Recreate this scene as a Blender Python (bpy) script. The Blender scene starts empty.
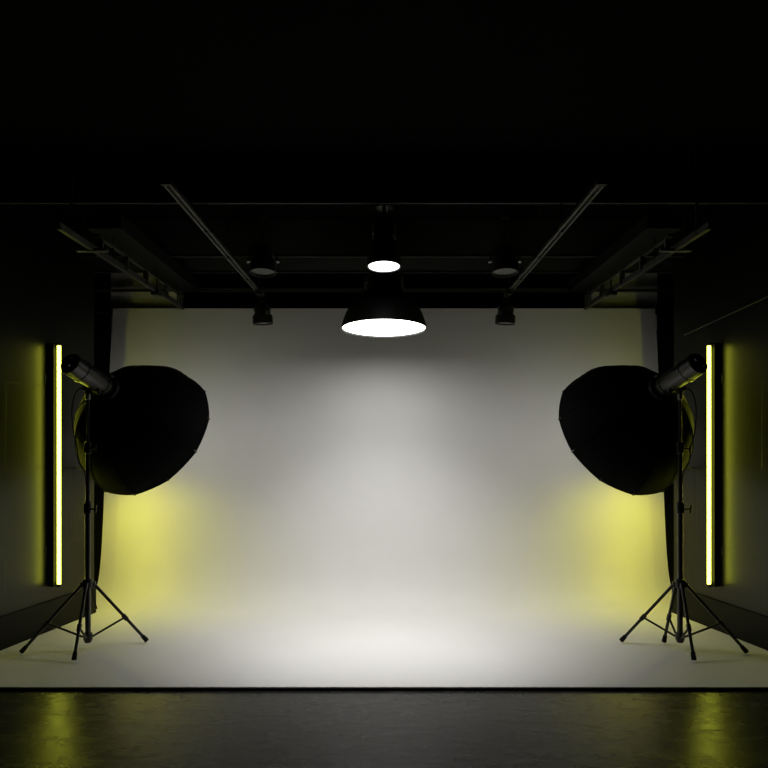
import bpy, bmesh, math, random
from mathutils import Vector, Matrix
random.seed(7)
PI = math.pi
scene = bpy.context.scene
COL = scene.collection

# ------------------------------------------------------------------ helpers
class MB:
    """collects shapes (world coordinates) and links them as one mesh object"""
    def __init__(self):
        self.bm = bmesh.new()

    def box(self, x0, x1, y0, y1, z0, z1, M=None):
        vs = []
        for x in (x0, x1):
            for y in (y0, y1):
                for z in (z0, z1):
                    p = Vector((x, y, z))
                    vs.append(self.bm.verts.new(M @ p if M else p))
        for f in ((0, 1, 3, 2), (4, 6, 7, 5), (0, 4, 5, 1), (2, 3, 7, 6), (0, 2, 6, 4), (1, 5, 7, 3)):
            self.bm.faces.new([vs[i] for i in f])
        return self

    def tube(self, pts, r, n=12, caps=True):
        """swept round tube through pts; r is one radius or one per point"""
        pts = [Vector(p) for p in pts]
        rs = r if isinstance(r, (list, tuple)) else [r] * len(pts)
        up = Vector((0, 0, 1))
        rings = []
        prev = None
        for i, p in enumerate(pts):
            a = pts[max(i - 1, 0)]
            b = pts[min(i + 1, len(pts) - 1)]
            t = (b - a).normalized()
            if prev is None:
                u = t.cross(up)
                if u.length < 1e-3:
                    u = t.cross(Vector((1, 0, 0)))
                u.normalize()
            else:
                u = prev - t * prev.dot(t)
                u.normalize()
            prev = u
            v = t.cross(u)
            rings.append([self.bm.verts.new(p + (u * math.cos(2 * PI * k / n) + v * math.sin(2 * PI * k / n)) * rs[i])
                          for k in range(n)])
        for a, b in zip(rings, rings[1:]):
            for k in range(n):
                self.bm.faces.new((a[k], a[(k + 1) % n], b[(k + 1) % n], b[k]))
        if caps:
            self.bm.faces.new(rings[0][::-1])
            self.bm.faces.new(rings[-1])
        return self

    def lathe(self, prof, M, n=32, caps=(True, True)):
        """prof = [(radius, height)], turned about local z, placed by matrix M"""
        rings = []
        for r, h in prof:
            if r < 1e-6:
                rings.append([self.bm.verts.new(M @ Vector((0, 0, h)))])
            else:
                rings.append([self.bm.verts.new(M @ Vector((r * math.cos(2 * PI * k / n), r * math.sin(2 * PI * k / n), h)))
                              for k in range(n)])
        for a, b in zip(rings, rings[1:]):
            for k in range(n):
                j = (k + 1) % n
                if len(a) == 1 and len(b) == 1:
                    continue
                if len(a) == 1:
                    self.bm.faces.new((a[0], b[j], b[k]))
                elif len(b) == 1:
                    self.bm.faces.new((a[k], a[j], b[0]))
                else:
                    self.bm.faces.new((a[k], a[j], b[j], b[k]))
        if caps[0] and len(rings[0]) > 1:
            self.bm.faces.new(rings[0][::-1])
        if caps[1] and len(rings[-1]) > 1:
            self.bm.faces.new(rings[-1])
        return self

    def build(self, name, mat, parent=None, org=None, smooth=False, bevel=0.0):
        bmesh.ops.recalc_face_normals(self.bm, faces=self.bm.faces)
        if org is None:
            org = parent['_org'] if parent is not None else (0, 0, 0)
        org = Vector(org)
        for v in self.bm.verts:
            v.co -= org
        me = bpy.data.meshes.new(name)
        self.bm.to_mesh(me)
        self.bm.free()
        me.materials.append(mat)
        if smooth:
            for p in me.polygons:
                p.use_smooth = True
            try:
                me.set_sharp_from_angle(angle=math.radians(38))
            except Exception:
                pass
        o = bpy.data.objects.new(name, me)
        COL.objects.link(o)
        if parent is not None:
            o.parent = parent
        else:
            o.location = org
        o['_org'] = list(org)
        if bevel:
            m = o.modifiers.new('bevel', 'BEVEL')
            m.width = bevel
            m.segments = 2
            m.limit_method = 'ANGLE'
        return o


def thing(name, label, cat, loc, group=None):
    o = bpy.data.objects.new(name, None)
    o.empty_display_size = 0.1
    o.location = loc
    COL.objects.link(o)
    o['label'] = label
    o['category'] = cat
    if group:
        o['group'] = group
    o['_org'] = list(loc)
    return o


def tag(o, label, cat, group=None):
    o['label'] = label
    o['category'] = cat
    if group:
        o['group'] = group
    return o


def structure(o, label=None, cat=None):
    o['kind'] = 'structure'
    if label:
        o['label'] = label
        o['category'] = cat
    return o


def frame(origin, axis, roll=0.0):
    """matrix whose local z is axis"""
    z = Vector(axis).normalized()
    x = Vector((0, 0, 1)).cross(z)
    if x.length < 1e-4:
        x = Vector((1, 0, 0))
    x.normalize()
    y = z.cross(x)
    M = Matrix((x, y, z)).transposed().to_4x4()
    M = Matrix.Translation(Vector(origin)) @ M @ Matrix.Rotation(roll, 4, 'Z')
    return M


def smooth_curve(pts, n=8):
    """Catmull-Rom through pts"""
    P = [Vector(p) for p in pts]
    P = [P[0] * 2 - P[1]] + P + [P[-1] * 2 - P[-2]]
    out = []
    for i in range(1, len(P) - 2):
        for k in range(n):
            t = k / n
            a, b, c, d = P[i - 1], P[i], P[i + 1], P[i + 2]
            out.append(0.5 * ((2 * b) + (c - a) * t + (2 * a - 5 * b + 4 * c - d) * t * t + (3 * b - a - 3 * c + d) * t ** 3))
    out.append(P[-2])
    return out


# ------------------------------------------------------------------ materials
def mat(name, col, rough=0.5, metal=0.0, spec=0.5, noise=None, bump=0.0, scale=20, rvar=0.0):
    m = bpy.data.materials.new(name)
    m.use_nodes = True
    nt = m.node_tree
    b = nt.nodes['Principled BSDF']
    b.inputs['Base Color'].default_value = (*col, 1)
    b.inputs['Roughness'].default_value = rough
    b.inputs['Metallic'].default_value = metal
    b.inputs['Specular IOR Level'].default_value = spec
    if noise or bump or rvar:
        tc = nt.nodes.new('ShaderNodeTexCoord')
        tx = nt.nodes.new('ShaderNodeTexNoise')
        tx.inputs['Scale'].default_value = scale
        tx.inputs['Detail'].default_value = 6
        nt.links.new(tc.outputs['Object'], tx.inputs['Vector'])
        if noise:
            r = nt.nodes.new('ShaderNodeValToRGB')
            r.color_ramp.elements[0].position = 0.3
            r.color_ramp.elements[1].position = 0.7
            r.color_ramp.elements[0].color = (*[c * (1 - noise) for c in col], 1)
            r.color_ramp.elements[1].color = (*[min(1, c * (1 + noise)) for c in col], 1)
            nt.links.new(tx.outputs['Fac'], r.inputs['Fac'])
            nt.links.new(r.outputs['Color'], b.inputs['Base Color'])
        if rvar:
            mr = nt.nodes.new('ShaderNodeMapRange')
            mr.inputs['From Min'].default_value = 0.3
            mr.inputs['From Max'].default_value = 0.7
            mr.inputs['To Min'].default_value = rough - rvar
            mr.inputs['To Max'].default_value = rough + rvar
            nt.links.new(tx.outputs['Fac'], mr.inputs['Value'])
            nt.links.new(mr.outputs['Result'], b.inputs['Roughness'])
        if bump:
            bp = nt.nodes.new('ShaderNodeBump')
            bp.inputs['Strength'].default_value = bump
            bp.inputs['Distance'].default_value = 0.01
            nt.links.new(tx.outputs['Fac'], bp.inputs['Height'])
            nt.links.new(bp.outputs['Normal'], b.inputs['Normal'])
    return m


def emit(name, col, s):
    m = bpy.data.materials.new(name)
    m.use_nodes = True
    nt = m.node_tree
    nt.nodes.remove(nt.nodes['Principled BSDF'])
    e = nt.nodes.new('ShaderNodeEmission')
    e.inputs['Color'].default_value = (*col, 1)
    e.inputs['Strength'].default_value = s
    nt.links.new(e.outputs['Emission'], nt.nodes['Material Output'].inputs['Surface'])
    return m


def wall_material():
    """black painted block wall: faint joints as bump, semi-gloss paint"""
    m = mat('black_painted_blockwork', (0.005, 0.005, 0.0045), 0.38, spec=0.36)
    nt = m.node_tree
    b = nt.nodes['Principled BSDF']
    tc = nt.nodes.new('ShaderNodeTexCoord')
    sep = nt.nodes.new('ShaderNodeSeparateXYZ')
    cmb = nt.nodes.new('ShaderNodeCombineXYZ')
    nt.links.new(tc.outputs['Object'], sep.inputs[0])
    nt.links.new(sep.outputs['Y'], cmb.inputs['X'])
    nt.links.new(sep.outputs['Z'], cmb.inputs['Y'])
    br = nt.nodes.new('ShaderNodeTexBrick')
    br.inputs['Scale'].default_value = 1.0
    br.inputs['Mortar Size'].default_value = 0.006
    br.inputs['Mortar Smooth'].default_value = 0.3
    br.inputs['Brick Width'].default_value = 1.3
    br.inputs['Row Height'].default_value = 0.62
    br.inputs['Color1'].default_value = (1, 1, 1, 1)
    br.inputs['Color2'].default_value = (1, 1, 1, 1)
    br.inputs['Mortar'].default_value = (0, 0, 0, 1)
    nt.links.new(cmb.outputs[0], br.inputs['Vector'])
    nz = nt.nodes.new('ShaderNodeTexNoise')
    nz.inputs['Scale'].default_value = 14
    nz.inputs['Detail'].default_value = 5
    nt.links.new(tc.outputs['Object'], nz.inputs['Vector'])
    mx = nt.nodes.new('ShaderNodeMath')
    mx.operation = 'MULTIPLY_ADD'
    nt.links.new(nz.outputs['Fac'], mx.inputs[0])
    mx.inputs[1].default_value = 0.15
    nt.links.new(br.outputs['Color'], mx.inputs[2])
    bp = nt.nodes.new('ShaderNodeBump')
    bp.inputs['Strength'].default_value = 0.25
    bp.inputs['Distance'].default_value = 0.006
    nt.links.new(mx.outputs[0], bp.inputs['Height'])
    nt.links.new(bp.outputs['Normal'], b.inputs['Normal'])
    return m


def floor_material():
    """sealed dark concrete with streaky trowel marks"""
    m = mat('sealed_dark_concrete', (0.03, 0.03, 0.029), 0.4, spec=0.29)
    nt = m.node_tree
    b = nt.nodes['Principled BSDF']
    tc = nt.nodes.new('ShaderNodeTexCoord')
    mp = nt.nodes.new('ShaderNodeMapping')
    mp.inputs['Scale'].default_value = (1.0, 2.2, 1.0)
    nt.links.new(tc.outputs['Object'], mp.inputs['Vector'])
    nz = nt.nodes.new('ShaderNodeTexNoise')
    nz.inputs['Scale'].default_value = 5.5
    nz.inputs['Detail'].default_value = 9
    nz.inputs['Roughness'].default_value = 0.65
    nz.inputs['Distortion'].default_value = 0.6
    nt.links.new(mp.outputs[0], nz.inputs['Vector'])
    r = nt.nodes.new('ShaderNodeValToRGB')
    r.color_ramp.elements[0].position = 0.32
    r.color_ramp.elements[1].position = 0.72
    r.color_ramp.elements[0].color = (0.010, 0.010, 0.010, 1)
    r.color_ramp.elements[1].color = (0.035, 0.0345, 0.033, 1)
    nt.links.new(nz.outputs['Fac'], r.inputs['Fac'])
    nt.links.new(r.outputs['Color'], b.inputs['Base Color'])
    mr = nt.nodes.new('ShaderNodeMapRange')
    mr.inputs['From Min'].default_value = 0.3
    mr.inputs['From Max'].default_value = 0.7
    mr.inputs['To Min'].default_value = 0.20
    mr.inputs['To Max'].default_value = 0.32
    nt.links.new(nz.outputs['Fac'], mr.inputs['Value'])
    nt.links.new(mr.outputs['Result'], b.inputs['Roughness'])
    bp = nt.nodes.new('ShaderNodeBump')
    bp.inputs['Strength'].default_value = 0.2
    bp.inputs['Distance'].default_value = 0.01
    nt.links.new(nz.outputs['Fac'], bp.inputs['Height'])
    nt.links.new(bp.outputs['Normal'], b.inputs['Normal'])
    return m


WALL = wall_material()
FLOOR = floor_material()
PAPER = mat('matt_white_cyclorama', (0.80, 0.79, 0.775), 0.75, spec=0.2, noise=0.012, scale=3)
BLACKEDGE = mat('matt_black_trim', (0.006, 0.006, 0.006), 0.7, spec=0.2)
BASE = mat('black_satin_skirting', (0.008, 0.008, 0.0075), 0.5, spec=0.12)
CEIL = mat('black_ceiling_paint', (0.003, 0.003, 0.003), 0.9, spec=0.04)
STEELK = mat('black_powder_coated_steel', (0.02, 0.02, 0.02), 0.42, spec=0.5, bump=0.05, scale=300)
STANDM = mat('black_anodised_aluminium', (0.012, 0.012, 0.012), 0.32, metal=0.0, spec=0.6)
PLASTIC = mat('black_moulded_plastic', (0.012, 0.012, 0.012), 0.35, spec=0.5)
PLASTIC2 = mat('charcoal_moulded_plastic', (0.015, 0.015, 0.016), 0.3, spec=0.5)
RUBBER = mat('black_rubber', (0.008, 0.008, 0.008), 0.75, spec=0.2)
CHROME = mat('worn_chrome', (0.45, 0.45, 0.45), 0.3, metal=1.0)
FABRIC = mat('black_nylon_fabric', (0.0025, 0.0025, 0.0028), 0.68, spec=0.055, bump=0.1, scale=250)
SILVER = mat('silver_lining', (0.55, 0.55, 0.55), 0.35, metal=1.0)
DIFFUSER = emit('diffusion_cloth_added_glow', (1.0, 0.985, 0.965), 1.0)  # softbox cloth with an assumed glow, added as white fill
JOIST = mat('dark_grey_joist_paint', (0.07, 0.07, 0.068), 0.6, spec=0.3)
TRACK = mat('grey_metal_track', (0.10, 0.10, 0.095), 0.45, metal=0.3)
BACKW = mat('grey_painted_plaster', (0.72, 0.71, 0.67), 0.8, spec=0.2, noise=0.08, scale=4)
LENS = mat('frosted_grey_lens', (0.16, 0.16, 0.16), 0.25, spec=0.5)
GLOSSK = mat('black_lacquered_shade', (0.025, 0.025, 0.025), 0.6, spec=0.5)
TUBE = emit('lime_yellow_neon', (0.95, 1.0, 0.075), 11.0)
LAMPW = emit('white_hot_diffuser', (1.0, 0.985, 0.965), 8.0)
ADDED_WASH = emit('added_yellow_glow', (1.0, 0.93, 0.03), 6.0)  # lens glow of the added, unseen wash lamps
ADDED_WASHW = 29
LAMPW2 = emit('white_hot_spot_lens', (1.0, 0.97, 0.93), 4.0)

CAMH = 1.45
F = 650.0
def at(px, py, depth):
    """point at a photographed direction and a chosen distance into the room"""
    return Vector(((px - 384) * depth / F, depth, CAMH + (440 - py) * depth / F))

# ------------------------------------------------------------------ room shell
WFAR = (2.438, 5.466)          # |x|, y of the far end of each side wall
WSL = -0.2215
def wall_x(y):
    return WFAR[0] + (y - WFAR[1]) * WSL
CEILH = 3.25

b = MB(); b.box(-4.2, 4.2, 0.6, 7.0, -0.15, -0.016)
structure(b.build('floor', FLOOR))
b = MB(); b.box(-4.2, 4.2, 0.6, 7.0, CEILH, CEILH + 0.1)
structure(b.build('ceiling', CEIL))

def slab(x0y, x1y, t, z0, z1, side):
    """wall slab between two plan points, thickness t outwards"""
    bm = bmesh.new()
    a = Vector((*x0y, 0)); c = Vector((*x1y, 0))
    d = (c - a).normalized()
    n = Vector((d.y, -d.x, 0))
    if n.x * side < 0:
        n = -n
    o = MB(); o.bm.free(); o.bm = bm
    v = [bm.verts.new((p.x, p.y, z)) for z in (z0, z1) for p in (a, c, c + n * t, a + n * t)]
    for f in ((0, 1, 2, 3), (7, 6, 5, 4), (0, 4, 5, 1), (1, 5, 6, 2), (2, 6, 7, 3), (3, 7, 4, 0)):
        bm.faces.new([v[i] for i in f])
    return o

for side, nm in ((-1, 'left'), (1, 'right')):
    near = (side * wall_x(1.2), 1.2)
    far = (side * WFAR[0], WFAR[1])
    structure(slab(near, far, 0.12, -0.03, CEILH, side).build('wall_' + nm, WALL))
    # tall skirting board
    n = Vector((-side * 1.0, -0.2215, 0)).normalized()     # into the room
    nr = (near[0] + n.x * 0.022, near[1] + n.y * 0.022)
    fr = (far[0] + n.x * 0.022, far[1] + n.y * 0.022)
    structure(slab(nr, fr, 0.022, 0.0, 0.228, side).build('baseboard_' + nm, BASE, bevel=0.004))
    # return from the end of the side wall to the back wall
    structure(slab((side * 2.95, 5.50), (side * 2.95, 6.70), 0.1, -0.03, CEILH, side).build('wall_return_' + nm, CEIL))
    # narrow black post beside the sheet
    b = MB(); b.box(min(side * 2.60, side * 2.74), max(side * 2.60, side * 2.74), 6.16, 6.28, -0.03, CEILH)
    structure(b.build('trim_%d' % (1 if side < 0 else 2), BLACKEDGE))
b = MB(); b.box(-3.05, 3.05, 6.60, 6.72, -0.03, CEILH)
structure(b.build('wall_back', BACKW))
# black valance behind the top of the backdrop, between the two grey openings
b = MB(); b.box(-1.94, 1.94, 6.20, 6.28, 2.55, CEILH)
structure(b.build('trim_3', CEIL))
# grey plaster spandrels left and right of the valance
for k, s in enumerate((-1, 1)):
    x0, x1 = sorted((s * 1.93, s * 2.60))
    b = MB(); b.box(x0, x1, 6.185, 6.30, 2.50, CEILH)
    structure(b.build('trim_%d' % (8 + k), BACKW))
# joists across the ceiling
for k, (py, dep, hh) in enumerate(((202, 4.10, 0.26), (256, 5.32, 0.24), (272, 5.82, 0.20), (291, 6.12, 0.022))):
    z = CAMH + (440 - py) * dep / F
    b = MB()
    b.box(-2.9, 2.9, dep, dep + 0.012, z, z + hh)
    b.box(-2.9, 2.9, dep, dep + 0.036, z, z + 0.012)
    if k < 3:
        b.box(-2.9, 2.9, dep + 0.002, dep + 0.020, z, CEILH)
    structure(b.build('trim_%d' % (4 + k), JOIST))

# ------------------------------------------------------------------ cyclorama
prof = [(3.816, 0.0), (4.3, 0.0), (4.8, 0.0), (5.2, 0.0), (5.42, 0.0), (5.52, 0.006), (5.60, 0.028), (5.68, 0.07), (5.745, 0.135), (5.80, 0.24),
        (5.84, 0.40), (5.875, 0.65), (5.91, 1.0), (5.96, 1.5), (6.02, 2.05), (6.06, 2.4), (6.10, 2.685)]
pp = smooth_curve([(0, y, z) for y, z in prof[4:]], 5)
pts = [(y, z) for y, z in prof[:4]] + [(p.y, p.z) for p in pp]
def half_w(y, z):
    if y <= 5.42:
        return wall_x(y) + 0.05
    t = min(1.0, (y - 5.42) / 0.12)
    e = 2.543
    return (wall_x(5.42) + 0.05) * (1 - t) + e * t
cyc = thing('cyclorama', 'white seamless cyclorama sweeping from its hanging rail down onto the floor', 'backdrop', (0, 3.816, 0))
b = MB()
NX = 24
rows = []
for th in (0, 1):
    grid = []
    for i, (y, z) in enumerate(pts):
        a = pts[max(i - 1, 0)]; c = pts[min(i + 1, len(pts) - 1)]
        d = Vector((0, c[0] - a[0], c[1] - a[1])).normalized()
        nrm = Vector((0, d.z, -d.y))                  # behind / under the sheet
        w = half_w(y, z)
        grid.append([b.bm.verts.new(Vector((w * (2 * k / NX - 1), y, z)) + nrm * 0.008 * th) for k in range(NX + 1)])
    rows.append(grid)
for g in rows:
    for i in range(len(g) - 1):
        for k in range(NX):
            b.bm.faces.new((g[i][k], g[i][k + 1], g[i + 1][k + 1], g[i + 1][k]))
f, r = rows
for k in range(NX):
    b.bm.faces.new((f[0][k], f[0][k + 1], r[0][k + 1], r[0][k]))
    b.bm.faces.new((f[-1][k], f[-1][k + 1], r[-1][k + 1], r[-1][k]))
for i in range(len(f) - 1):
    for k in (0, NX):
        b.bm.faces.new((f[i][k], f[i + 1][k], r[i + 1][k], r[i][k]))
b.build('sweep', PAPER, cyc, smooth=True)
b = MB(); b.box(-3.0, 3.0, 3.80, 3.815, -0.016, -0.001)
b.build('front_edge', BLACKEDGE, cyc)['label'] = 'thin black front edge of the white floor'
b = MB(); b.tube([(-2.7, 6.135, 2.66), (2.7, 6.135, 2.66)], 0.024, 16)
b.build('hanging_rail', BLACKEDGE, cyc, smooth=True)
b = MB(); b.box(-2.80, 2.80, 3.83, 5.40, -0.016, -0.009)
b.build('deck', BLACKEDGE, cyc)

# ------------------------------------------------------------------ neon tubes on the side walls
def tube_light(s):
    word = 'left' if s < 0 else 'right'
    yb = 4.955
    wn = Vector((-s * 1.0, -0.2215, 0)).normalized()      # into the room
    wp = Vector((s * wall_x(yb), yb, 0))
    z0, z1 = 0.356, 2.166
    t = thing('tube_light', 'vertical lime yellow neon tube glowing on the %s wall' % word, 'light', (wp.x, wp.y, z0),
              'neon tubes on the side walls')
    def R(p):                                                # local (out, along, up) to world
        al = Vector((wn.y, -wn.x, 0))
        return Matrix(((wn.x, al.x, 0, wp.x), (wn.y, al.y, 0, wp.y), (0, 0, 1, 0), (0, 0, 0, 1))) @ Vector(p)
    al = Vector((wn.y, -wn.x, 0))
    M = Matrix(((wn.x, al.x, 0, wp.x), (wn.y, al.y, 0, wp.y), (0, 0, 1, 0), (0, 0, 0, 1)))
    h = MB(); h.box(0.006, 0.055, -0.022, 0.022, z0 - 0.02, z1 + 0.02, M)
    ho = h.build('housing', BLACKEDGE, t, bevel=0.004)
    for zz in (z0 + 0.25, z1 - 0.25):
        h = MB(); h.box(0.0, 0.006, -0.05, 0.05, zz - 0.03, zz + 0.03, M)
        h.build('wall_bracket', STEELK, t)
    h = MB(); h.tube([R((0.085, 0, z0)), R((0.085, 0, z1))], 0.0125, 16)
    h.build('tube', TUBE, t, smooth=True)['label'] = 'glowing lime yellow tube'
    for zz in (z0 + 0.004, z1 - 0.012):
        h = MB(); h.box(0.050, 0.073, -0.008, 0.008, zz, zz + 0.008, M)
        h.build('tube_clip', PLASTIC, t)
    for zz in (z0 - 0.02, z1):
        h = MB(); h.tube([R((0.085, 0, zz)), R((0.085, 0, zz + 0.02))], 0.017, 16)
        h.build('end_cap', PLASTIC, t, smooth=True)
for s in (-1, 1):
    tube_light(s)

# thin conduit on the right wall, climbing towards the camera
pa = Vector((wall_x(5.33) - 0.006, 5.33, 2.31)); pb = Vector((wall_x(4.2) - 0.006, 4.2, 2.485))
m = MB(); m.tube([pa, pa.lerp(pb, 0.5), pb], 0.005, 8)
tag(m.build('wall_conduit', TRACK, org=pa, smooth=True), 'thin dark conduit climbing along the right wall above the neon tube', 'conduit')

# ------------------------------------------------------------------ light stands
def light_stand(s, feet):
    word = 'left' if s < 0 else 'right'
    base = Vector((s * 2.044, 4.488, 0))
    t = thing('light_stand', 'black three-legged light stand before the left neon tube' if s < 0
              else 'black light stand with four splayed legs before the right neon tube', 'light stand', base, 'light stands')
    V = lambda x, y, z: base + Vector((x, y, z))
    m = MB()
    m.tube([V(0, 0, 0.055), V(0, 0, 0.98)], 0.0185, 16)
    m.build('lower_column', STANDM, t, smooth=True)
    m = MB()
    m.tube([V(0, 0, 0.96), V(0, 0, 1.40)], 0.0150, 16)
    m.build('middle_column', STANDM, t, smooth=True)
    m = MB()
    m.tube([V(0, 0, 1.38), V(0, 0, 1.735)], 0.0120, 16)
    m.build('upper_column', STANDM, t, smooth=True)
    for z in (0.985, 1.40):
        m = MB(); m.lathe([(0.016, -0.045), (0.026, -0.04), (0.027, 0.02), (0.022, 0.035), (0.015, 0.04)], Matrix.Translation(V(0, 0, z)), 20)
        c = m.build('clamp_collar', PLASTIC, t, smooth=True)
        m = MB(); m.tube([V(0.02, -0.012, z - 0.01), V(0.062, -0.022, z - 0.01)], 0.006, 10)
        m.tube([V(0.058, -0.022, z - 0.035), V(0.066, -0.022, z + 0.02)], [0.009, 0.007], 10)
        m.build('knob', PLASTIC2, c, smooth=True)
    m = MB(); m.lathe([(0.0185, -0.03), (0.034, -0.028), (0.036, 0.012), (0.028, 0.03), (0.0185, 0.034)], Matrix.Translation(V(0, 0, 0.46)), 20)
    m.build('leg_collar', PLASTIC, t, smooth=True)
    m = MB(); m.lathe([(0.010, -0.045), (0.020, -0.042), (0.030, -0.02), (0.031, 0.018), (0.0185, 0.03)], Matrix.Translation(V(0, 0, 0.095)), 20)
    m.build('brace_collar', PLASTIC, t, smooth=True)
    for fx, fy in feet:
        foot = Vector((fx - base.x, fy - base.y, 0.0))
        hd = Vector((foot.x, foot.y, 0)).normalized()
        top = hd * 0.036 + Vector((0, 0, 0.455))
        end = foot + Vector((0, 0, 0.016))
        m = MB(); m.tube([base + top, base + end], 0.0105, 12)
        m.tube([base + top - Vector((0, 0, 0.02)), base + top + Vector((0, 0, 0.015))], 0.014, 12)
        leg = m.build('leg', STANDM, t, smooth=True)
        m = MB()
        d = (end - top).normalized()
        m.tube([base + end - d * 0.05, base + end - d * 0.012, base + end], [0.0135, 0.0165, 0.0155], 14)
        m.build('rubber_foot', RUBBER, leg, smooth=True)
        mid = top.lerp(end, 0.58)
        a = hd * 0.030 + Vector((0, 0, 0.092))
        m = MB(); m.tube([base + a, base + mid], 0.0075, 10)
        m.build('brace', STANDM, t, smooth=True)
        m = MB(); m.tube([base + mid - d * 0.022, base + mid + d * 0.022], 0.0155, 12)
        m.build('leg_clamp', PLASTIC, t, smooth=True)
    m = MB(); m.lathe([(0.012, 1.725), (0.018, 1.73), (0.018, 1.765), (0.008, 1.768), (0.008, 1.785)], Matrix.Translation(V(0, 0, 0)), 16)
    m.build('spigot', CHROME, t, smooth=True)
    return base

feetL = [(-2.453, 4.395), (-2.02, 4.235), (-1.693, 4.643)]
feetR = [(2.453, 4.395), (2.02, 4.235), (1.693, 4.643), (1.99, 4.62)]
light_stand(-1, feetL)
light_stand(1, feetR)

# ------------------------------------------------------------------ strobes and softboxes
NR = 12
def rig(s):
    word = 'left' if s < 0 else 'right'
    A = Vector((-s * 0.30, 0.802, -0.475)).normalized()
    hc = Vector((s * 1.994, 4.468, 1.862))
    AH = Vector((-s * 0.27, 0.85, -0.38)).normalized()                    # middle of the strobe body
    M = frame(hc, AH) @ Matrix.Scale(1.12, 4)
    t = thing('studio_strobe', 'black cylindrical studio strobe clamped on top of the %s light stand' % word, 'studio light', hc,
              'studio strobes')
    m = MB()
    m.lathe([(0.0, -0.215), (0.060, -0.215), (0.066, -0.208), (0.066, -0.125), (0.070, -0.12), (0.070, -0.10), (0.062, -0.095), (0.060, 0.06),
             (0.064, 0.065), (0.064, 0.085), (0.058, 0.09), (0.056, 0.13), (0.0, 0.13)], M, 36)
    body = m.build('body', PLASTIC2, t, smooth=True)
    m = MB(); m.lathe([(0.0, -0.222), (0.050, -0.222), (0.054, -0.216)], M, 30, (False, True))
    rp = m.build('control_panel', PLASTIC, body, smooth=True)
    for a in (0.4, 2.2, 4.1):
        m = MB(); m.lathe([(0.011, -0.222), (0.010, -0.232), (0.0, -0.233)], M @ Matrix.Translation((0.028 * math.cos(a), 0.028 * math.sin(a), 0)), 14)
        m.build('dial', CHROME, body, smooth=True)
    for ang in (0.8, 0.2):
        m = MB()
        RM = M @ Matrix.Rotation(PI * ang, 4, 'Z')
        m.box(0.056, 0.0612, -0.024, 0.024, -0.084, 0.042, RM)
        for k in range(7):
            m.box(0.056, 0.0640, -0.022, 0.022, -0.08 + k * 0.018, -0.071 + k * 0.018, RM)
        m.build('vent', PLASTIC, body)
    # swivel bracket between spigot and body
    st = Vector((s * 2.044, 4.488, 1.735))
    m = MB()
    m.tube([st + Vector((0, 0, 0.034)), st + Vector((0, 0, 0.085))], 0.020, 16)
    m.tube([st + Vector((-0.03, -0.01, 0.068)), st + Vector((0.03, -0.01, 0.068))], 0.017, 14)
    m.build('swivel_bracket', PLASTIC, t, smooth=True)
    m = MB()
    m.tube([st + Vector((-s * 0.02, -0.015, 0.066)), st + Vector((-s * 0.085, -0.03, 0.05))], [0.008, 0.006], 10)
    m.tube([st + Vector((-s * 0.085, -0.03, 0.03)), st + Vector((-s * 0.085, -0.03, 0.072))], 0.010, 10)
    m.build('tilt_handle', PLASTIC2, t, smooth=True)
    m = MB()
    m.lathe([(0.058, 0.112), (0.082, 0.115), (0.082, 0.135), (0.058, 0.138)], M, 32)
    # mount lever
    m.box(-0.012, 0.012, 0.078, 0.098, 0.11, 0.14, M)
    m.build('mount_ring', PLASTIC, t, smooth=True)

    # softbox
    R0 = 0.54
    DEP = 0.54
    ap = Vector((s * 2.005, 4.605, 1.776))
    MS = frame(ap, A, 0.20 * s)
    so = thing('dome_softbox', 'black fabric dome softbox mounted on the %s studio strobe' % word, 'softbox', ap, 'dome softboxes')
    NSEG = 14
    def prof_r(u):
        return 0.075 + (R0 - 0.075) * (1 - (1 - u) ** 1.86) ** (1 / 1.41)
    us = [1 - math.cos(PI / 2 * k / NSEG) for k in range(NSEG + 1)]
    SUB = 4
    def ring(u, rr, dz):
        out = []
        r = rr
        for k in range(NR):
            a0 = 2 * PI * k / NR; a1 = 2 * PI * (k + 1) / NR
            p0 = Vector((r * math.cos(a0), r * math.sin(a0), 0)); p1 = Vector((r * math.cos(a1), r * math.sin(a1), 0))
            for q in range(SUB):
                w = q / SUB
                p = p0.lerp(p1, w)
                # fabric panels sit between flat and round, pulled in a touch at their middle
                rd = Vector((math.cos(a0 + (a1 - a0) * w), math.sin(a0 + (a1 - a0) * w), 0)) * r
                p = p.lerp(rd, 0.6)
                out.append(MS @ Vector((p.x, p.y, u * DEP + dz)))
        return out
    m = MB()
    def skin(off, rev):
        gs = []
        for u in us:
            gs.append([m.bm.verts.new(p) for p in ring(u, max(0.02, prof_r(u) - off), off * 0.3)])
        n = len(gs[0])
        for a, c in zip(gs, gs[1:]):
            for k in range(n):
                m.bm.faces.new((a[k], a[(k + 1) % n], c[(k + 1) % n], c[k]))
        return gs
    g1 = skin(0.0, False)
    g2 = skin(0.006, True)
    n = len(g1[0])
    for k in range(n):
        m.bm.faces.new((g1[0][k], g1[0][(k + 1) % n], g2[0][(k + 1) % n], g2[0][k]))
        m.bm.faces.new((g1[-1][k], g1[-1][(k + 1) % n], g2[-1][(k + 1) % n], g2[-1][k]))
    shell = m.build('shell', FABRIC, so, smooth=True)
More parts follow.
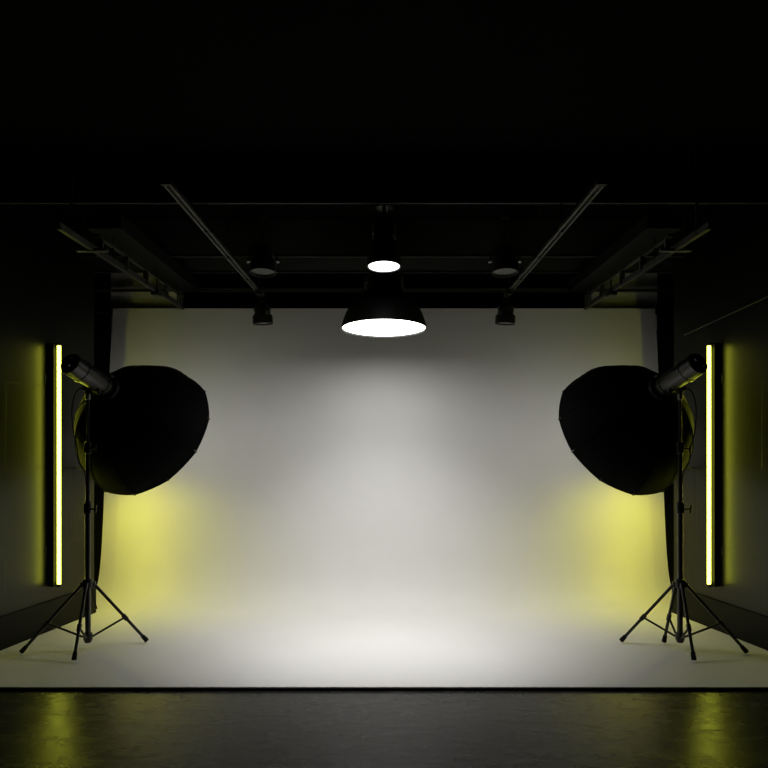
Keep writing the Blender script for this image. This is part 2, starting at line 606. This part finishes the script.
    for k in range(NR):
        a = 2 * PI * k / NR
        m = MB()
        m.tube([MS @ Vector((prof_r(u) * 1.002 * math.cos(a), prof_r(u) * 1.002 * math.sin(a), u * DEP)) for u in us], 0.0042, 6)
        rb = m.build('rib', FABRIC, so, smooth=True)
        m = MB()
        m.tube([MS @ Vector((rr * math.cos(a), rr * math.sin(a), zz)) for rr, zz in ((R0 - 0.004, DEP - 0.022), (R0 + 0.004, DEP - 0.004), (R0 + 0.002, DEP + 0.006))],
               [0.006, 0.008, 0.006], 8)
        m.build('rib_tip', PLASTIC, rb, smooth=True)
    # rim binding
    m = MB()
    rim = ring(1.0, R0, 0)
    m.tube(rim + [rim[0]], 0.006, 6, False)
    m.build('rim_binding', FABRIC, so, smooth=True)
    m = MB()
    m.lathe([(0.060, -0.004), (0.090, -0.002), (0.092, 0.012), (0.078, 0.016), (0.060, 0.016)], MS, 32)
    m.build('speed_ring', PLASTIC, so, smooth=True)
    # recessed front cloth; its unseen glow is added to lift floor and backdrop
    m = MB()
    vs = [m.bm.verts.new(p) for p in ring(1.0, R0 - 0.012, -0.03)]
    m.bm.faces.new(vs)
    vs2 = [m.bm.verts.new(p) for p in ring(1.0, R0 - 0.012, -0.033)]
    m.bm.faces.new(vs2[::-1])
    for k in range(len(vs)):
        j = (k + 1) % len(vs)
        m.bm.faces.new((vs[k], vs[j], vs2[j], vs2[k]))
    m.build('front_diffuser', DIFFUSER, so)['label'] = 'white diffusion cloth with an added soft glow'

    # power cable: from the back of the strobe, hanging in a loop beside the stand
    q = lambda px, py, d: at(384 - s * -1 * 0 + (px - 384) * (-s), py, d)
    pts = [q(82, 383, 4.44), q(76, 392, 4.42), q(72, 408, 4.42), q(73, 430, 4.43), q(77, 447, 4.44), q(79, 462, 4.45), q(86, 480, 4.47), q(87, 540, 4.515),
           q(90, 580, 4.53), q(94, 598, 4.54), q(97, 609, 4.54)]
    pts[0] = M @ Vector((0, 0, 0)) + Vector((s * 0.055, -0.045, -0.055))
    m = MB(); m.tube(smooth_curve(pts, 7), 0.0042, 8)
    c = m.build('power_cable', RUBBER, org=pts[0], smooth=True)
    tag(c, 'thin black power cable hanging from the %s strobe along its stand' % word, 'cable', 'power cables')
for s in (-1, 1):
    rig(s)

# ------------------------------------------------------------------ overhead rails
ITH = 2.77
for s in (-1, 1):
    word = 'left' if s < 0 else 'right'
    x = s * 1.125
    t = thing('lighting_track', 'straight grey inner lighting track running towards the backdrop, %s of the pendant lamp' % word, 'lighting track',
              (x, 3.35, ITH), 'inner lighting tracks')
    m = MB()
    m.box(x - 0.022, x - 0.010, 3.35, 5.98, ITH, ITH + 0.035)
    m.box(x + 0.010, x + 0.022, 3.35, 5.98, ITH, ITH + 0.035)
    m.box(x - 0.022, x + 0.022, 3.35, 5.98, ITH + 0.022, ITH + 0.035)
    m.build('rail', TRACK, t)
    for yy in (3.352, 5.97):
        m = MB(); m.box(x - 0.026, x + 0.026, yy - 0.006, yy + 0.014, ITH - 0.004, ITH + 0.039)
        m.build('end_cap', PLASTIC, t)
    for yy in (4.13, 4.72, 5.36, 5.86):
        m = MB(); m.box(x - 0.026, x + 0.026, yy - 0.008, yy + 0.008, ITH - 0.003, ITH + 0.040)
        m.build('coupler', PLASTIC, t)
        m = MB(); m.tube([(x, yy, ITH + 0.03), (x, yy, CEILH + 0.01)], 0.006, 8)
        m.build('hanger_rod', STEELK, t, smooth=True)
    # outer rail: two chords joined by brackets
    OTH = 2.665
    x = s * 1.875
    t = thing('ceiling_rail', 'dark outer ceiling rail with yellow rim light above the %s softbox' % word, 'ceiling rail', (x, 3.75, OTH),
              'outer ceiling rails')
    m = MB()
    m.box(x - 0.012, x + 0.012, 3.75, 6.06, OTH, OTH + 0.014)
    m.box(x - 0.004, x + 0.004, 3.75, 6.06, OTH, OTH + 0.045)
    m.build('lower_chord', TRACK, t)
    m = MB()
    m.box(x - 0.016, x + 0.016, 4.25, 6.04, OTH + 0.115, OTH + 0.135)
    m.build('upper_chord', STEELK, t)
    for yy in (4.30, 4.72, 5.12, 5.60, 6.0):
        m = MB(); m.box(x - 0.018, x + 0.018, yy - 0.012, yy + 0.012, OTH + 0.010, OTH + 0.125)
        m.build('bracket', TRACK, t)
    for yy in (3.9, 4.5, 5.37, 5.9):
        m = MB(); m.tube([(x, yy, OTH + 0.01), (x, yy, 2.853 if yy > 4.3 else CEILH + 0.01)], 0.007, 8)
        m.build('hanger_rod', STEELK, t, smooth=True)
    m = MB()
    m.box(x - 0.10, x + 0.10, 4.16, 4.20, OTH - 0.004, OTH + 0.014)
    m.build('cross_arm', TRACK, t)
    m = MB(); m.box(x - 0.03, x + 0.03, 5.30, 5.40, OTH - 0.03, OTH + 0.02)
    m.build('junction_box', PLASTIC, t, bevel=0.004)
    # duct
    x0, x1 = sorted((s * 1.74, s * 1.965))
    m = MB(); m.box(x0, x1, 4.30, 6.15, 2.850, 2.945)
    d = m.build('air_duct', BLACKEDGE, org=((x0 + x1) / 2, 4.30, 2.85))
    tag(d, 'flat black rectangular duct under the ceiling above the %s outer rail' % word, 'duct', 'ceiling ducts')

# ------------------------------------------------------------------ spotlights
def spotlight(pos, aim, r, L, up_to, label, mount='rod'):
    """can spotlight: pos = middle of its open face, aim = direction it points"""
    A = Vector(aim).normalized()
    M = frame(pos, A)
    t = thing('spotlight', label, 'spotlight', up_to, 'unlit ceiling spotlights')
    m = MB()
    m.lathe([(0.0, -L), (r * 0.62, -L), (r * 0.72, -L * 0.93), (r * 0.74, -L * 0.55), (r * 0.96, -L * 0.42), (r, -L * 0.38), (r, 0.0), (r * 0.93, 0.0),
             (r * 0.90, -L * 0.10), (0.0, -L * 0.10)], M, 30, (False, False))
    can = m.build('can', STEELK, t, smooth=True)
    m = MB(); m.lathe([(0.0, -L * 0.10 + 0.012), (r * 0.6, -L * 0.10 + 0.010), (r * 0.89, -L * 0.10 + 0.002)], M, 30, (False, True))
    m.build('lens', LENS, t, smooth=True)['label'] = 'frosted grey lens'
    m = MB()
    pf = []
    for k in range(4):
        h0 = -L * (0.62 + k * 0.07)
        pf += [(r * 0.745, h0), (r * 0.81, h0), (r * 0.81, h0 - L * 0.025), (r * 0.745, h0 - L * 0.025)]
    m.lathe(pf, M, 24)
    m.build('heat_sink', STEELK, can, smooth=True)
    # yoke
    side = M.to_3x3() @ Vector((1, 0, 0))
    c = Vector(pos) - A * L * 0.5
    top = Vector(up_to)
    m = MB()
    k0 = Vector((c.x, c.y, c.z + L * 0.62))
    m.tube([c + side * r * 1.02, c + side * r * 1.08 + Vector((0, 0, L * 0.25)), k0 + side * r * 0.6, k0, k0 - side * r * 0.6, c - side * r * 1.08 + Vector((0, 0, L * 0.25)), c - side * r * 1.02],
           0.007, 8)
    m.build('yoke', STEELK, t, smooth=True)
    for sg in (-1, 1):
        m = MB()
        m.tube([c + side * r * 0.8 * sg, c + side * (r * 1.12) * sg], 0.014, 12)
        m.tube([c + side * (r * 1.10) * sg, c + side * (r * 1.22) * sg], 0.020, 12)
        m.build('yoke_knob', CHROME, t, smooth=True)
    m = MB(); m.tube([k0, top.lerp(k0, 0.4), top], [0.009, 0.009, 0.009], 10)
    m.build('stem', STEELK, t, smooth=True)
    m = MB(); m.box(top.x - 0.03, top.x + 0.03, top.y - 0.025, top.y + 0.025, top.z - 0.045, top.z + 0.005)
    m.build('clamp', STEELK, t, bevel=0.004)

for s in (-1, 1):
    word = 'left' if s < 0 else 'right'
    p = at(384 + s * 121, 273, 5.16)
    spotlight(p, (0, -0.10, -1), 0.105, 0.20, (p.x, 5.16, CEILH + 0.002), 'unlit black spotlight on the joist, upper one on the %s' % word)
    p = at(384 + s * 121, 324, 5.72)
    spotlight(p, (-s * 0.05, 0.04, -1), 0.088, 0.17, (s * 1.10, 5.72, ITH + 0.004), 'unlit black spotlight under the end of the %s inner track' % word)

# small lit spotlight in the middle
def centre_spot():
    pos = at(384, 267, 4.25)
    t = thing('downlight', 'small glowing black downlight hanging above the big dome pendant', 'ceiling light', (pos.x, pos.y, CEILH))
    A = Vector((0, -0.09, -1)).normalized()
    M = frame(pos, A)
    r = 0.112
    m = MB()
    m.lathe([(0.0, -0.30), (0.062, -0.30), (0.068, -0.295), (0.072, -0.17), (0.092, -0.15), (0.108, -0.10), (r, -0.02), (r, 0.0), (r - 0.006, 0.0), (r - 0.008, -0.02), (0.0, -0.022)], M, 40, (False, False))
    can = m.build('can', GLOSSK, t, smooth=True)
    m = MB(); m.lathe([(0.0, -0.004), (r - 0.012, -0.004), (r - 0.012, -0.018)], M, 40, (False, True))
    m.build('glowing_lens', LAMPW2, t, smooth=True)['label'] = 'glowing white lens'
    m = MB()
    pf = []
    for k in range(5):
        h0 = -0.28 + k * 0.02
        pf += [(0.073, h0), (0.082, h0), (0.082, h0 + 0.006), (0.073, h0 + 0.006)]
    m.lathe(pf, M, 30)
    m.build('heat_sink', STEELK, can, smooth=True)
    m = MB(); m.tube([M @ Vector((0, 0, -0.29)), (pos.x, pos.y, CEILH + 0.002)], 0.011, 12)
    m.build('stem', STEELK, t, smooth=True)
    m = MB(); m.tube([pos + Vector((0.028, 0.0, 0.29)), pos + Vector((0.034, 0, 0.42)), (pos.x + 0.02, pos.y, CEILH + 0.002)], 0.004, 8)
    m.build('cord', RUBBER, t, smooth=True)
    m = MB(); m.lathe([(0.0, 0.0), (0.06, 0.0), (0.06, 0.02), (0.03, 0.035), (0.0, 0.035)], frame((pos.x, pos.y, CEILH), (0, 0, -1)), 24)
    m.build('ceiling_rose', STEELK, t, smooth=True)
    return pos, t
cpos, cthing = centre_spot()

# big dome pendant
def pendant():
    pos = at(384, 329, 5.0)
    t = thing('pendant_lamp', 'big black dome pendant lamp glowing white in front of the backdrop', 'pendant lamp', (pos.x, pos.y, CEILH))
    R = 0.328
    M = Matrix.Translation(pos) @ Matrix.Rotation(-0.05, 4, 'X')
    m = MB()
    outer = [(R, 0.0), (R * 1.0, 0.012), (R * 0.965, 0.055), (R * 0.90, 0.115), (R * 0.80, 0.175), (R * 0.68, 0.222), (R * 0.56, 0.255), (R * 0.47, 0.275), (R * 0.44, 0.285)]
    inner = [(r - 0.006, h - 0.004 if i else 0.0) for i, (r, h) in enumerate(outer)]
    m.lathe(outer + inner[::-1], M, 56, (False, False))
    m.bm.verts.ensure_lookup_table()
    n = 56
    vs = list(m.bm.verts)
    f0 = vs[:n]; fl = vs[-n:]
    for k in range(n):
        m.bm.faces.new((f0[k], f0[(k + 1) % n], fl[(k + 1) % n], fl[k]))
    m.build('shade', GLOSSK, t, smooth=True)
    m = MB()
    m.lathe([(0.0, 0.275), (R * 0.45, 0.278), (R * 0.45, 0.30), (R * 0.43, 0.315), (R * 0.41, 0.40), (R * 0.36, 0.43), (R * 0.2, 0.45), (0.0, 0.45)], M, 40, (False, False))
    m.build('lamp_housing', GLOSSK, t, smooth=True)
    m = MB()
    pf = []
    for k in range(5):
        h0 = 0.325 + k * 0.016
        pf += [(R * 0.432, h0), (R * 0.46, h0), (R * 0.46, h0 + 0.006), (R * 0.432, h0 + 0.006)]
    m.lathe(pf, M, 36)
    m.build('heat_sink', STEELK, t, smooth=True)
    m = MB(); m.lathe([(0.0, 0.006), (R * 0.7, 0.007), (R - 0.010, 0.012), (R - 0.012, 0.02), (0.0, 0.02)], M, 56, (False, False))
    m.build('glowing_diffuser', LAMPW, t, smooth=True)['label'] = 'glowing white diffuser'
    m = MB(); m.tube([M @ Vector((0, 0, 0.44)), (pos.x, pos.y, CEILH + 0.002)], 0.012, 12)
    m.build('stem', STEELK, t, smooth=True)
    m = MB(); m.lathe([(0.0, 0.0), (0.07, 0.0), (0.07, 0.02), (0.03, 0.04), (0.0, 0.04)], frame((pos.x, pos.y, CEILH), (0, 0, -1)), 24)
    m.build('ceiling_rose', STEELK, t, smooth=True)
    return pos, t
ppos, pthing = pendant()

# ------------------------------------------------------------------ lamps' light
def spot(name, pos, aim, watts, size, blend, rad, parent):
    l = bpy.data.lights.new(name, 'SPOT')
    l.energy = watts
    l.spot_size = math.radians(size)
    l.spot_blend = blend
    l.shadow_soft_size = rad
    l.color = (1.0, 0.985, 0.965)
    o = bpy.data.objects.new(name, l)
    COL.objects.link(o)
    o.parent = parent
    o.location = Vector(pos) - Vector(parent.location)
    o.rotation_euler = Vector(aim).to_track_quat('-Z', 'Y').to_euler()
    return o
spot('pendant_beam', ppos + Vector((0, 0, -0.01)), (0, 0.32, -1), 25, 155, 1.0, 0.2, pthing)
spot('downlight_beam', cpos + Vector((0, 0, -0.015)), (0, 0.31, -1), 200, 88, 1.0, 0.08, cthing)

# ------------------------------------------------------------------ unseen wash lights behind the softboxes, added to yellow the backdrop edges
def added_wash_light(s):
    word = 'left' if s < 0 else 'right'
    pos = Vector((s * 2.30, 5.25, 1.22))
    aim = (Vector((s * 2.06, 5.82, 0.22)) - pos).normalized()
    wp = Vector((s * wall_x(5.25), 5.25, 1.22))
    t = thing('added_wash_light', 'small added, unseen lamp casting yellow on the backdrop behind the %s softbox' % word, 'wash light', wp, 'added yellow wash lights')
    M = frame(pos, aim)
    m = MB()
    m.lathe([(0.0, -0.13), (0.035, -0.13), (0.042, -0.12), (0.045, -0.03), (0.055, 0.0), (0.055, 0.02), (0.050, 0.02), (0.048, 0.0), (0.0, -0.002)], M, 28, (False, False))
    m.build('can', STEELK, t, smooth=True)
    m = MB(); m.lathe([(0.0, 0.008), (0.047, 0.006), (0.047, 0.0)], M, 28, (False, True))
    m.build('added_yellow_lens', ADDED_WASH, t, smooth=True)['label'] = 'glowing yellow lens of the added lamp'
    m = MB(); m.tube([wp, pos.lerp(wp, 0.25), pos - aim * 0.06], 0.009, 10)
    m.build('arm', STEELK, t, smooth=True)
    o = spot('added_wash_beam', pos + aim * 0.012, aim, ADDED_WASHW, 125, 1.0, 0.045, t)
    o.data.color = (1.0, 0.93, 0.03)
for s in (-1, 1):
    added_wash_light(s)

# ------------------------------------------------------------------ world, camera, view
w = bpy.data.worlds.new('World')
scene.world = w
w.use_nodes = True
w.node_tree.nodes['Background'].inputs['Color'].default_value = (0.5, 0.5, 0.5, 1)
w.node_tree.nodes['Background'].inputs['Strength'].default_value = 0.0

cam = bpy.data.cameras.new('camera')
cam.sensor_width = 36
cam.lens = 36 * F / 768
cam.shift_y = 56 / 768
cam.clip_start = 0.05
co = bpy.data.objects.new('camera', cam)
co.location = (0, 0, CAMH)
co.rotation_euler = (PI / 2, 0, 0)
COL.objects.link(co)
scene.camera = co
for o in bpy.data.objects:
    if '_org' in o:
        del o['_org']
vs = scene.view_settings
vs.view_transform = 'Standard'
vs.look = 'None'
vs.exposure = 0.0
vs.gamma = 1.0
vs.use_curve_mapping = False
